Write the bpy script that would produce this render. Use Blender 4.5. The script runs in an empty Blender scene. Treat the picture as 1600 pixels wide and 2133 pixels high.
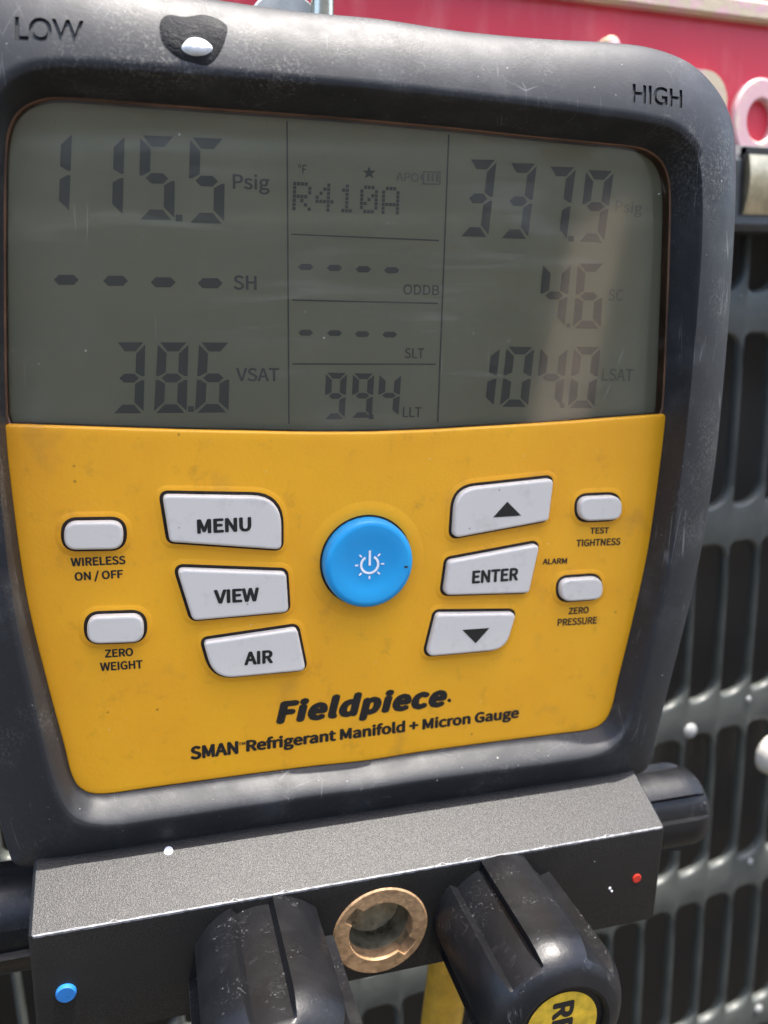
import bpy, bmesh, math, random
from mathutils import Vector, Matrix
from mathutils.bvhtree import BVHTree

random.seed(7)
scene = bpy.context.scene
col = scene.collection
rad = math.radians

# ------------------------------------------------------------------ camera model
# (gauge face pose from the left/right symmetry of its keypad, unit pose from its slot rows)
FPX, CX, CY, S = 1730.0, 800.0, 1066.5, 0.16
def rotm(a, b, c):
    ca, sa, cb, sb, cc, sc = math.cos(a), math.sin(a), math.cos(b), math.sin(b), math.cos(c), math.sin(c)
    ry = Matrix(((ca, 0, sa), (0, 1, 0), (-sa, 0, ca)))
    rx = Matrix(((1, 0, 0), (0, cb, -sb), (0, sb, cb)))
    rz = Matrix(((cc, -sc, 0), (sc, cc, 0), (0, 0, 1)))
    return rz @ rx @ ry
M = rotm(-0.28761053, 0.23965543, 0.02234749)
T = Vector((-0.01588112, 0.00500879, 1.0)) * S
ex = Vector((4700, -526.5, 1730)).normalized()
ez = -Vector((204, 7509, 1730)).normalized()
ez = (ez - ex * ez.dot(ex)).normalized()
ey = ez.cross(ex)
RCW = Matrix((ex, ey, ez)).transposed()            # columns: world axes in camera axes
X0 = Vector((0, 0, 0.75))
CAMW = RCW.transposed() @ (-T) + X0
LOC = Matrix((M.col[0], M.col[2], -M.col[1])).transposed()
GROT = (RCW.transposed() @ LOC).to_4x4()
GMAT = Matrix.Translation(X0) @ GROT
OL = M.transposed() @ (-T)
CAML = Vector((OL.x, OL.z, -OL.y))                  # camera in gauge coordinates

def rayL(px, py):
    r = M.transposed() @ Vector(((px - CX) / FPX, (py - CY) / FPX, 1))
    return Vector((r.x, r.z, -r.y))
def D(px, py, y=0.0):                               # pixel -> point of the gauge plane at depth y
    r = rayL(px, py)
    return CAML + r * ((y - CAML.y) / r.y)
def W(px, py, Y):                                   # pixel -> point of a plane parallel to the unit's front
    r = RCW.transposed() @ Vector(((px - CX) / FPX, (py - CY) / FPX, 1))
    return CAMW + r * ((Y - CAMW.y) / r.y)

cam = bpy.data.cameras.new('camera')
cam.sensor_fit = 'VERTICAL'; cam.sensor_height = 36; cam.sensor_width = 27
cam.lens = FPX / 2133 * 36
cam.clip_start = 0.005; cam.clip_end = 500
camo = bpy.data.objects.new('camera', cam); col.objects.link(camo)
cr = RCW.transposed() @ Matrix(((1, 0, 0), (0, -1, 0), (0, 0, -1)))
camo.matrix_world = Matrix.Translation(CAMW) @ cr.to_4x4()
scene.camera = camo
cam.dof.use_dof = True
cam.dof.focus_distance = 0.150
cam.dof.aperture_fstop = cam.lens / 1.6

# ------------------------------------------------------------------ light
SUN_EL, SUN_AZ = rad(77.8), rad(115.8)                # azimuth from +Y (behind the unit) towards +X
world = bpy.data.worlds.new('World'); scene.world = world; world.use_nodes = True
nt = world.node_tree
sky = nt.nodes.new('ShaderNodeTexSky'); sky.sky_type = 'NISHITA'; sky.sun_disc = False
sky.sun_elevation = SUN_EL; sky.sun_rotation = SUN_AZ
sky.air_density = 1.0; sky.dust_density = 3.0; sky.ozone_density = 1.0
bg = nt.nodes['Background']; bg.inputs['Strength'].default_value = 0.13
nt.links.new(sky.outputs[0], bg.inputs['Color'])
sun = bpy.data.lights.new('sun', 'SUN'); sun.energy = 2.3; sun.angle = rad(0.53); sun.color = (1, .95, .88)
suno = bpy.data.objects.new('sun', sun); col.objects.link(suno)
sd = Vector((math.sin(SUN_AZ) * math.cos(SUN_EL), math.cos(SUN_AZ) * math.cos(SUN_EL), math.sin(SUN_EL)))
suno.rotation_euler = sd.to_track_quat('Z', 'Y').to_euler()
suno.location = sd * 5
vs = scene.view_settings
vs.view_transform = 'Standard'; vs.look = 'None'; vs.gamma = 1; vs.use_curve_mapping = False
vs.exposure = 2.22
scene.cycles.max_bounces = 8
scene.cycles.transparent_max_bounces = 16

# ------------------------------------------------------------------ materials
class NB:
    def __init__(s, name):
        s.m = bpy.data.materials.new(name); s.m.use_nodes = True
        s.t = s.m.node_tree; s.b = s.t.nodes['Principled BSDF']; s.out = s.t.nodes['Material Output']
        s.co = s.t.nodes.new('ShaderNodeTexCoord').outputs['Object']
    def n(s, t, **k):
        nd = s.t.nodes.new('ShaderNode' + t)
        for a, v in k.items():
            if a in nd.inputs: nd.inputs[a].default_value = v
            else: setattr(nd, a, v)
        return nd
    def l(s, a, b): s.t.links.new(a, b); return b
    def vec(s, scale=(1, 1, 1), rot=(0, 0, 0)):
        mp = s.n('Mapping'); mp.inputs['Scale'].default_value = scale; mp.inputs['Rotation'].default_value = rot
        s.l(s.co, mp.inputs['Vector']); return mp.outputs[0]
    def noise(s, scale, detail=4, rough=.55, v=None, dist=0):
        nd = s.n('TexNoise'); nd.inputs['Scale'].default_value = scale; nd.inputs['Detail'].default_value = detail
        nd.inputs['Roughness'].default_value = rough; nd.inputs['Distortion'].default_value = dist
        s.l(v or s.co, nd.inputs['Vector']); return nd.outputs['Fac']
    def ramp(s, fac, a, b, c0=0, c1=1):
        r = s.n('MapRange'); r.inputs[1].default_value = a; r.inputs[2].default_value = b
        r.inputs[3].default_value = c0; r.inputs[4].default_value = c1; r.clamp = True
        s.l(fac, r.inputs[0]); return r.outputs[0]
    def mix(s, fac, a, b):
        m = s.n('Mix', data_type='RGBA')
        if isinstance(fac, (int, float)): m.inputs[0].default_value = fac
        else: s.l(fac, m.inputs[0])
        for i, c in ((6, a), (7, b)):
            if isinstance(c, (tuple, list)): m.inputs[i].default_value = (*c[:3], 1)
            else: s.l(c, m.inputs[i])
        return m.outputs[2]
    def mul(s, a, b, op='MULTIPLY'):
        m = s.n('Math', operation=op)
        for i, c in enumerate((a, b)):
            if isinstance(c, (int, float)): m.inputs[i].default_value = c
            else: s.l(c, m.inputs[i])
        return m.outputs[0]
    def specks(s, scale, size, amount):            # scattered dust grains: 0/1 mask
        v = s.n('TexVoronoi'); v.inputs['Scale'].default_value = scale; s.l(s.co, v.inputs['Vector'])
        near = s.ramp(v.outputs['Distance'], size, size * .5)
        sep = s.n('SeparateColor'); s.l(v.outputs['Color'], sep.inputs[0])
        pick = s.n('Math', operation='GREATER_THAN'); s.l(sep.outputs[0], pick.inputs[0]); pick.inputs[1].default_value = 1 - amount
        sz = s.mul(near, pick.outputs[0]); return sz
    def scratches(s, scale, rot, width=.012, amount=.5):
        v = s.vec((scale, scale, scale * .06), rot)
        vo = s.n('TexVoronoi', feature='DISTANCE_TO_EDGE'); vo.inputs['Scale'].default_value = 1; s.l(v, vo.inputs['Vector'])
        line = s.ramp(vo.outputs['Distance'], width, 0)
        return s.mul(line, s.ramp(s.noise(scale * .6, 2), .62 - .1 * amount, .7))
    def bump(s, h, strength, dist=.001):
        b = s.n('Bump'); b.inputs['Strength'].default_value = strength; b.inputs['Distance'].default_value = dist
        s.l(h, b.inputs['Height'])
        prev = s.b.inputs['Normal'].links
        if prev: s.l(prev[0].from_socket, b.inputs['Normal'])
        s.l(b.outputs[0], s.b.inputs['Normal'])
    def set(s, **k):
        for a, v in k.items():
            i = s.b.inputs[a.replace('_', ' ')]
            if hasattr(v, 'is_output'): s.l(v, i)
            elif isinstance(v, tuple): i.default_value = (*v[:3], 1)
            else: i.default_value = v
        return s

def simple(name, c, rough=.5, metal=0.0, var=.12, scale=300, bump=0.0, bscale=900):
    k = NB(name)
    f = k.ramp(k.noise(scale), .3, .7)
    k.set(Base_Color=k.mix(f, tuple(x * (1 - var) for x in c), tuple(min(1, x * (1 + var)) for x in c)),
          Roughness=k.ramp(k.noise(scale * .5), .3, .7, rough * .85, min(1, rough * 1.15)), Metallic=metal)
    if bump: k.bump(k.noise(bscale, 3), bump, .0004)
    return k.m

# yellow keypad overlay
k = NB('yellow_overlay')
f1 = k.ramp(k.noise(45, 5, .6), .35, .7); f2 = k.ramp(k.noise(170, 6, .7), .57, .75); f3 = k.ramp(k.noise(700, 3), .3, .75)
c = k.mix(f1, (.90, .425, .013), (.83, .365, .010))
c = k.mix(k.mul(f2, .45), c, (.42, .20, .022))
c = k.mix(k.mul(k.ramp(k.noise(95, 3, .5), .62, .72), .22), c, (.36, .19, .05))
c = k.mix(k.mul(f3, .10), c, (.9, .5, .06))
c = k.mix(k.mul(k.specks(340, .12, .06), .6), c, (.22, .10, .012))
c = k.mix(k.mul(k.specks(600, .10, .04), .8), c, (.85, .72, .45))
k.set(Base_Color=c, Roughness=k.ramp(f1, 0, 1, .34, .5))
k.bump(k.noise(1500, 2), .16, .0002); k.bump(k.noise(300, 3), .06, .0006)
YEL = k.m

# black rubber of the boot
k = NB('black_rubber')
wear = k.ramp(k.noise(70, 7, .7), .5, .78)
c = k.mix(wear, (.020, .021, .0235), (.050, .052, .055))
patch = k.ramp(k.noise(42, 4, .6), .50, .66)
c = k.mix(k.mul(k.mul(patch, k.ramp(k.noise(1700, 5, .75), .50, .66)), .55), c, (.24, .225, .20))
c = k.mix(k.mul(k.ramp(k.noise(1100, 4, .7), .58, .8), .35), c, (.11, .107, .10))
c = k.mix(k.mul(k.specks(420, .10, .07), .8), c, (.42, .40, .37))
c = k.mix(k.mul(k.specks(950, .14, .06), .7), c, (.30, .29, .28))
c = k.mix(k.mul(k.scratches(160, (.4, .2, .6)), .5), c, (.3, .3, .3))
c = k.mix(k.mul(k.scratches(230, (-.5, 1.1, .2)), .4), c, (.26, .26, .26))
k.set(Base_Color=c, Roughness=k.ramp(k.noise(180, 5), .3, .7, .47, .58), Specular_IOR_Level=.36)
k.bump(k.noise(2600, 2), .2, .0001); k.bump(k.noise(240, 5, .7), .06, .0006)
RUB = k.m

# blasted and anodised aluminium of the manifold block
k = NB('anodised_aluminium')
g = k.noise(3200, 2, .7); g2 = k.ramp(k.noise(8500, 1), .25, .78)
c = k.mix(g2, (.002, .0019, .0017), (.007, .0066, .006))
c = k.mix(k.mul(k.ramp(k.noise(60, 4), .55, .8), .4), c, (.02, .019, .018))
c = k.mix(k.mul(k.specks(300, .08, .04), .9), c, (.6, .59, .57))
k.set(Base_Color=c, Roughness=k.ramp(g2, 0, 1, .60, .46), Metallic=0.0, Specular_IOR_Level=k.ramp(g2, 0, 1, .22, .80))
k.bump(g, .6, .00012)
ALU = k.m

# knob plastic
k = NB('knob_plastic')
w = k.ramp(k.noise(260, 6, .7), .58, .8)
c = k.mix(w, (.006, .0063, .0075), (.020, .020, .022))
c = k.mix(k.mul(k.specks(760, .11, .025), .6), c, (.30, .29, .27))
pt = k.n('NewGeometry').outputs['Pointiness']
edge = k.mul(k.ramp(pt, .51, .56), k.ramp(k.noise(900, 5, .7), .42, .6))
sc = k.mul(k.ramp(k.noise(1, 4, .7, k.vec((900, 900, 70), (.5, .3, .8)), 1.5), .60, .66), k.ramp(k.noise(130, 2), .5, .6))
c = k.mix(k.mul(sc, .3), c, (.24, .24, .24))
k.set(Base_Color=c, Roughness=k.ramp(k.noise(150, 4), .3, .7, .28, .48), Specular_IOR_Level=.34)
k.bump(k.noise(420, 5, .7), .16, .0005)
KNOB = k.m

# button caps
k = NB('grey_button')
f = k.ramp(k.noise(260, 6, .7), .55, .75)
c = k.mix(k.mul(f, .35), (.68, .635, .57), (.36, .33, .28))
c = k.mix(k.mul(k.specks(500, .12, .08), .7), c, (.2, .17, .12))
k.set(Base_Color=c, Roughness=.42); k.bump(k.noise(1800, 2), .06, .0003)
BTN = k.m
k = NB('blue_button')
f = k.ramp(k.noise(300, 6, .7), .6, .8)
c = k.mix(k.mul(f, .3), (.012, .31, .66), (.05, .22, .35))
k.set(Base_Color=c, Roughness=.38); k.bump(k.noise(1800, 2), .05, .0003)
BLUE = k.m
GROOVE = simple('button_gap_grime', (.016, .009, .005), .9, 0, .8, 900)
INK = simple('black_ink', (.012, .011, .010), .5, var=.3, scale=500)
WHITE_INK = simple('white_ink', (.85, .87, .88), .5)
LCDINK = simple('liquid_crystal_segment', (.112, .113, .098), .6, var=.05)
LCDDIM = simple('faint_liquid_crystal_segment', (.23, .23, .185), .6, var=.05)

# reflective LCD backing
k = NB('lcd_backing')
f = k.noise(30, 3)
c = k.mix(k.ramp(f, .3, .7), (.355, .345, .235), (.405, .395, .28))
k.set(Base_Color=c, Roughness=.7)
LCD = k.m

# clear window: Fresnel glass with dust, scratches and painted-in pale reflection streaks
k = NB('clear_window')
tr = k.n('BsdfTransparent'); tr.inputs[0].default_value = (.95, .96, .95, 1)
gl = k.n('BsdfGlossy'); gl.inputs['Roughness'].default_value = .07; gl.inputs[0].default_value = (1, 1, 1, 1)
fr = k.n('Fresnel'); fr.inputs['IOR'].default_value = 1.5
m1 = k.n('MixShader'); k.l(fr.outputs[0], m1.inputs[0]); k.l(tr.outputs[0], m1.inputs[1]); k.l(gl.outputs[0], m1.inputs[2])
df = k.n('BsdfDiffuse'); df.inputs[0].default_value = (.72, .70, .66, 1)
streak = k.ramp(k.noise(1, 5, .6, k.vec((26, 1, 210), (0, .06, 0)), .6), .5, .76)  # horizontal reflection streaks, painted as pale diffuse noise
streak = k.mul(streak, k.ramp(k.noise(24, 2), .42, .62))
glare_streaks = k.mul(streak, .15)
dust = k.mul(k.specks(330, .085, .08), .75)
dust2 = k.mul(k.specks(800, .12, .045), .6)
scr = k.mul(k.scratches(150, (0, 1.15, 0), .008, .5), .22)
tot = k.n('Math', operation='MAXIMUM'); k.l(dust, tot.inputs[0]); k.l(dust2, tot.inputs[1])
t2 = k.n('Math', operation='MAXIMUM'); k.l(tot.outputs[0], t2.inputs[0]); k.l(scr, t2.inputs[1])
t3 = k.n('Math', operation='MAXIMUM'); k.l(t2.outputs[0], t3.inputs[0]); k.l(glare_streaks, t3.inputs[1])
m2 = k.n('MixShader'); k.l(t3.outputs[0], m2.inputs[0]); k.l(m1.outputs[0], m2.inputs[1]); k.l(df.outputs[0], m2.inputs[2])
k.l(m2.outputs[0], k.out.inputs['Surface']); k.t.nodes.remove(k.b)
WIN = k.m

TRIM = simple('brown_window_edge', (.12, .058, .030), .35, .2, .5, 120)
BRASS = simple('worn_brass', (.36, .225, .115), .50, .30, .35, 600, .2)
BRASSD = simple('dull_brass_bore', (.27, .245, .17), .30, .7, .5, 400, .4)
STEEL = simple('plated_steel', (.62, .58, .46), .25, 1.0, .15, 300, .1)
STEELG = simple('grey_plated_disc', (.52, .52, .48), .45, .8, .1)
DISC = simple('yellow_knob_label', (.72, .46, .03), .45, 0, .25, 500)
BLKPATCH = simple('black_patch', (.013, .013, .014), .7, 0, .5, 500, .6, 1500)
BLKPATCH.node_tree.nodes['Principled BSDF'].inputs['Specular IOR Level'].default_value = .22
DULLZINC = simple('dull_zinc', (.30, .30, .29), .5)
PAINTW = simple('white_paint', (.72, .73, .74), .5, 0, .1, 800, .3)
BLUEP = simple('blue_plastic_pin', (.02, .17, .48), .3)
REDP = simple('red_paint_dot', (.55, .03, .015), .4)
HOSE = simple('yellow_hose', (.50, .28, .02), .5, 0, .2)
k = NB('grey_painted_sheet')
c = k.mix(k.ramp(k.noise(90, 5), .4, .7), (.062, .068, .061), (.084, .090, .081))
c = k.mix(k.mul(k.specks(260, .10, .06), .7), c, (.4, .39, .37))
k.set(Base_Color=c, Roughness=.42); k.bump(k.noise(900, 3), .15, .0006)
SHEET = k.m
k = NB('condenser_fins')
w = k.n('TexWave', wave_type='BANDS', bands_direction='X'); w.inputs['Scale'].default_value = 320; w.inputs['Distortion'].default_value = .6
k.l(k.co, w.inputs['Vector'])
k.set(Base_Color=k.mix(w.outputs['Fac'], (.006, .005, .004), (.034, .028, .021)), Roughness=.6)
FINS = k.m
k = NB('red_badge')
f = k.ramp(k.noise(55, 5, .6, k.vec((1.6, 1, .5))), .52, .72)
c = k.mix(f, (.70, .045, .070), (.76, .11, .125))
c = k.mix(k.mul(k.specks(160, .07, .05), .7), c, (.8, .5, .5))
k.set(Base_Color=c, Roughness=.30); k.bump(k.noise(120, 3), .05, .001)
RED = k.m
k = NB('worn_cream_metal')
f = k.ramp(k.noise(140, 5, .65), .46, .60)
c = k.mix(f, (.62, .50, .33), (.70, .42, .42))
k.set(Base_Color=c, Roughness=.45, Metallic=.25); k.bump(k.noise(500, 4), .2, .0006)
CREAM = k.m
k = NB('pink_worn_letter')
f = k.ramp(k.noise(160, 5, .65), .5, .66)
c = k.mix(f, (.70, .42, .42), (.72, .58, .44))
k.set(Base_Color=c, Roughness=.45)
PINK = k.m
DARKBAR = simple('dark_grey_plastic', (.060, .064, .068), .38, 0, .2, 120, .1)
LATCH = simple('champagne_metal', (.55, .46, .30), .34, .85, .2, 300, .15)
k = NB('dark_soil')
c = k.mix(k.ramp(k.noise(3, 6, .65), .35, .7), (.030, .026, .020), (.055, .048, .034))
k.set(Base_Color=c, Roughness=.9); k.bump(k.noise(60, 5), .4, .01)
GROUND = k.m

# ------------------------------------------------------------------ mesh helpers
def ob(name, verts, faces, mat, parent=None, smooth=True, angle=35, mats=None, fmat=None):
    me = bpy.data.meshes.new(name); me.from_pydata([tuple(v) for v in verts], [], faces)
    b = bmesh.new(); b.from_mesh(me); bmesh.ops.recalc_face_normals(b, faces=b.faces); b.to_mesh(me); b.free()
    for m in (mats or [mat]): me.materials.append(m)
    if fmat: me.polygons.foreach_set('material_index', fmat)
    if smooth:
        me.shade_smooth(); me.set_sharp_from_angle(angle=rad(angle))
    o = bpy.data.objects.new(name, me); col.objects.link(o)
    if parent is not None: o.parent = parent
    return o
def empty(name, mat=None, **props):
    o = bpy.data.objects.new(name, None); o.empty_display_size = .02; col.objects.link(o)
    if mat is not None: o.matrix_world = mat
    for a, v in props.items(): o[a] = v
    return o
class MB:
    def __init__(s): s.v = []; s.f = []
    def add(s, verts, faces):
        o = len(s.v); s.v += [Vector(v) for v in verts]; s.f += [tuple(i + o for i in f) for f in faces]
    def rings(s, rings, closed=True, cap0=False, cap1=False):
        n = len(rings[0]); v = [p for r in rings for p in r]; f = []
        for i in range(len(rings) - 1):
            for j in range(n if closed else n - 1):
                a, b = i * n + j, i * n + (j + 1) % n
                f.append((a, b, b + n, a + n))
        if cap0: f.append(tuple(range(n - 1, -1, -1)))
        if cap1: f.append(tuple((len(rings) - 1) * n + j for j in range(n)))
        s.add(v, f)
    def box(s, a, b):
        (x0, y0, z0), (x1, y1, z1) = a, b
        s.add([(x0, y0, z0), (x1, y0, z0), (x1, y1, z0), (x0, y1, z0), (x0, y0, z1), (x1, y0, z1), (x1, y1, z1), (x0, y1, z1)],
              [(0, 1, 2, 3), (4, 5, 6, 7), (0, 1, 5, 4), (1, 2, 6, 5), (2, 3, 7, 6), (3, 0, 4, 7)])
    def build(s, name, mat, parent=None, **k): return ob(name, s.v, s.f, mat, parent, **k)

def crom(pts, sub, closed=False):
    n = len(pts); out = []
    rng = range(n) if closed else range(n - 1)
    for i in rng:
        g = (lambda q: pts[q % n]) if closed else (lambda q: pts[max(0, min(n - 1, q))])
        p0, p1, p2, p3 = g(i - 1), g(i), g(i + 1), g(i + 2)
        for s_ in range(sub):
            t = s_ / sub
            out.append(.5 * ((2 * p1) + (p2 - p0) * t + (2 * p0 - 5 * p1 + 4 * p2 - p3) * t * t + (3 * p1 - p0 - 3 * p2 + p3) * t ** 3))
    if not closed: out.append(pts[-1].copy())
    return out
def area2(p): return sum(p[i].x * p[(i + 1) % len(p)].z - p[(i + 1) % len(p)].x * p[i].z for i in range(len(p)))
def offset(p, d):                                   # outline in x/z, d > 0 grows
    n = len(p); sgn = 1 if area2(p) > 0 else -1; out = []
    for i in range(n):
        a, b, c_ = p[i - 1], p[i], p[(i + 1) % n]
        e1 = (b - a); e2 = (c_ - b)
        n1 = Vector((e1.z, 0, -e1.x)); n2 = Vector((e2.z, 0, -e2.x))
        if n1.length > 0: n1.normalize()
        if n2.length > 0: n2.normalize()
        m = n1 + n2
        m = m.normalized() if m.length > 1e-9 else n1
        q = max(.5, m.dot(n1))
        out.append(b + m * (sgn * d / q))
    return out
def roundpoly(corners, y, seg=8):                   # [(px,py,r_px)] -> outline at depth y
    pts = [(Vector((a, b)), r) for a, b, r in corners]; n = len(pts); out = []
    for i in range(n):
        p, r = pts[i]; a = pts[i - 1][0] - p; b = pts[(i + 1) % n][0] - p
        la, lb = a.length, b.length; a.normalize(); b.normalize()
        ang = math.acos(max(-1, min(1, a.dot(b)))); d = min(r / math.tan(ang / 2), la * .49 if r < 45 else la * .8, lb * .49 if r < 45 else lb * .8)
        p0, p1 = p + a * d, p + b * d
        for s_ in range(seg + 1):
            t = s_ / seg; w0 = (1 - t) ** 2; w2 = t * t; w1 = 2 * t * (1 - t)
            q = p0 * w0 + p * w1 + p1 * w2
            out.append(D(q.x, q.y, y))
    return out
def at(p, y): return [Vector((q.x, y, q.z)) for q in p]
def slab(outline, ytop, ybot, bev, n=4, crown=0.0):
    rings = [at(outline, ybot), at(outline, ytop + bev)]
    for i in range(1, n + 1):
        a = i / n * math.pi / 2
        rings.append(at(offset(outline, -bev * (1 - math.cos(a))), ytop + bev * (1 - math.sin(a))))
    cen = sum((p for p in rings[-1]), Vector()) / len(outline); cen.y = ytop
    for q in (.03, .3): rings.append([p + (cen - p) * q for p in at(rings[n + 1], ytop)])
    m = MB(); m.rings(rings, cap1=True); return m

_tc = {}
try: FONT = bpy.data.fonts.load(bpy.utils.system_resource('DATAFILES', path='fonts') + '/Noto Sans CJK Regular.woff2')
except Exception: FONT = None
def glyphs(s, off=0.0, shear=0.0, ext=0.0, spacing=1.0):
    key = (s, off, shear, ext, spacing)
    if key not in _tc and off and not ext:
        v, f = glyphs(s, 0, shear, 0, spacing); V, F = [], []
        for i, (a, b) in enumerate(((0, 0), (1, 0), (-1, 0), (0, 1), (0, -1), (.7, .7), (-.7, .7), (.7, -.7), (-.7, -.7))):
            o_ = len(V); V += [Vector((p.x + a * off, p.y + b * off * .8 + off * .8, p.z + i * 1e-5)) for p in v]; F += [tuple(j + o_ for j in q) for q in f]
        _tc[key] = (V, F)
    if key not in _tc:
        cu = bpy.data.curves.new('t', 'FONT'); cu.body = s; cu.offset = off if ext else 0;
        if FONT and not ext: cu.font = FONT
        cu.shear = shear; cu.extrude = ext
        cu.space_character = spacing; cu.resolution_u = 4; cu.fill_mode = 'BOTH' if ext else 'FRONT'
        o = bpy.data.objects.new('t', cu); col.objects.link(o)
        dg = bpy.context.evaluated_depsgraph_get()
        me = bpy.data.meshes.new_from_object(o.evaluated_get(dg))
        _tc[key] = ([v.co.copy() for v in me.vertices], [tuple(p.vertices) for p in me.polygons])
        bpy.data.objects.remove(o); bpy.data.curves.remove(cu); bpy.data.meshes.remove(me)
    return _tc[key]
def text(s, pl, pr, pt, y, mat, parent, name='lettering', off=0.02, shear=0.0, spacing=1.0):
    v, f = glyphs(s, off, shear, 0, spacing)
    x0 = min(p.x for p in v); x1 = max(p.x for p in v); y1 = max(p.y for p in v)
    O = D(*pl, y); X = D(*pr, y) - O; H = D(*pt, y).z - O.z
    return ob(name, [O + X * ((p.x - x0) / (x1 - x0)) + Vector((0, -.3 * p.z, H * p.y / y1)) for p in v], f, mat, parent, smooth=False)

# ------------------------------------------------------------------ ground
gm = MB(); gm.add([(-60, -60, 0), (60, -60, 0), (60, 60, 0), (-60, 60, 0)], [(0, 1, 2, 3)])
g = gm.build('ground', GROUND, smooth=False); g['kind'] = 'structure'

# ------------------------------------------------------------------ unseen board fence, added to hide the horizon in the window's reflection
ADDED_FENCE = simple('added_weathered_boards', (.36, .33, .29), .8, 0, .35, 9, .3, 60)
fence = empty('added_reflection_fence', Matrix.Translation((0, -1.75, 0)), label='unseen board fence added to cover the horizon mirrored in the display window', category='fence')
bd = None
for i in range(12):
    if bd is None:
        m = MB(); m.box((-2.6, -.012, .05), (2.6, .010, .185)); bd = m.build('added_fence_board', ADDED_FENCE, fence, smooth=False)
    else:
        q = bd.copy(); col.objects.link(q); q.location.z = i * .145; q.rotation_euler.y = random.uniform(-.002, .002); q.location.y = random.uniform(-.003, .003)
for x_ in (-2.4, -.8, .8, 2.4):
    m = MB(); m.box((x_ - .045, -.11, 0), (x_ + .045, -.014, 1.84)); m.build('added_fence_post', ADDED_FENCE, fence, smooth=False)

ADDED_PLANK = simple('added_tan_timber', (.74, .56, .40), .75, 0, .25, 22, .2, 90)
a_ = Vector((.397, -1.045, 0.0)); b_ = Vector((.850, -1.70, .945)); d_ = (b_ - a_).normalized()  # unseen plank, added so its mirror image gives the warm streak
sx = d_.cross(Vector((0, 0, 1))).normalized(); up_ = sx.cross(d_)
m = MB(); w_, t_ = .055, .018
m.rings([[p + sx * (i * w_) + up_ * (j * t_) for i, j in ((-1, -1), (1, -1), (1, .7), (.9, 1), (-.9, 1), (-1, .7))] for p in (a_ + Vector((0, 0, .02)), b_)], cap0=True, cap1=True)
pl = m.build('added_reflection_plank', ADDED_PLANK, smooth=False)
pl['label'] = 'tan plank added out of view to make the warm streak in the display window'; pl['category'] = 'plank'

# ------------------------------------------------------------------ condensing unit behind the gauge
YU = 0.09
unit = empty('air_conditioner', Matrix.Translation((0.05, YU, 0)), label='grey outdoor air conditioner with slotted steel grille and red badge', category='air conditioner')
def U(p): return Vector(p) - Vector((0.05, YU, 0))
ZTOP = 1.03
# slotted front sheet: cells of one slot each, real holes with turned lips
PX, PZ, SW, SH = .0153, .0773, .0127, .0622
XPH, ZB = .1680, .6389
def slot_outline(cx, zb, grow=0.0, y=0.0):
    x0, x1, z0, z1 = cx - SW / 2 - grow, cx + SW / 2 + grow, zb - grow, zb + SH + grow
    out = []
    for (px_, pz_, r, a0) in ((x1, z0, .0085, -90), (x1, z1, .0062, 0), (x0, z1, .0020, 90), (x0, z0, .0020, 180)):
        r += grow; sx = -1 if px_ == x1 else 1; sz = 1 if pz_ == z0 else -1
        ox, oz = px_ + sx * r, pz_ + sz * r
        for i in range(7):
            a = rad(a0 + 15 * i); out.append(Vector((ox + r * math.cos(a), y, oz + r * math.sin(a))))
    return out
def cell_ring(cx, zb):
    x0, x1, z0, z1 = cx - PX / 2, cx + PX / 2, zb - (PZ - SH) / 2, zb + SH + (PZ - SH) / 2
    out = []
    for (a, b, c_) in (((cx, z0), (x1, z0), (x1, (z0 + z1) / 2)), ((x1, (z0 + z1) / 2), (x1, z1), (cx, z1)),
                       ((cx, z1), (x0, z1), (x0, (z0 + z1) / 2)), ((x0, (z0 + z1) / 2), (x0, z0), (cx, z0))):
        for i in range(7):
            t = i / 6
            q = (a[0] + (b[0] - a[0]) * t * 2, a[1] + (b[1] - a[1]) * t * 2) if t <= .5 else (b[0] + (c_[0] - b[0]) * (t * 2 - 1), b[1] + (c_[1] - b[1]) * (t * 2 - 1))
            out.append(Vector((q[0], 0, q[1])))
    return out
gm = MB()
for r in range(-5, 5):
    for c_ in range(-22, 16):
        cx, zb = XPH + c_ * PX, ZB + r * PZ
        if zb + SH > ZTOP - .02: continue
        gm.rings([cell_ring(cx, zb), slot_outline(cx, zb, .00125, 0), slot_outline(cx, zb, .0009, .00012), slot_outline(cx, zb, .0005, .0006), slot_outline(cx, zb, .0002, .0012),
                  slot_outline(cx, zb, 0, .0020), slot_outline(cx, zb, 0, .0034)])
gm.v = [Vector((v.x - .05, v.y, v.z)) for v in gm.v]
gm.build('slotted_panel', SHEET, unit, angle=50)
gx0, gx1 = XPH - 22.5 * PX, XPH + 15.5 * PX
cm = MB(); cm.box(U((gx0, YU + .030, .05)), U((gx1, YU + .06, ZTOP - .01)))
cm.build('condenser_coil', FINS, unit, smooth=False)
cm = MB()
cm.box(U((gx0 - .05, YU - .002, .02)), U((gx0, YU + .6, ZTOP)))
cm.box(U((gx1, YU - .002, .02)), U((gx1 + .05, YU + .6, ZTOP)))
cm.box(U((gx0, YU - .002, .02)), U((gx1, YU + .58, .22)))
cm.box(U((gx0, YU + .55, .22)), U((gx1, YU + .6, ZTOP)))
cm.build('casing', SHEET, unit, smooth=False)
cm = MB(); cm.box(U((gx0 - .055, YU - .006, ZTOP - .03)), U((gx1 + .055, YU + .605, ZTOP + .004)))
cm.build('top_cover', SHEET, unit, smooth=False)
cm = MB(); cm.box(U((gx0 - .04, YU + .02, 0)), U((gx1 + .04, YU + .58, .025)))
cm.build('base_pan', SHEET, unit, smooth=False)
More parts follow.
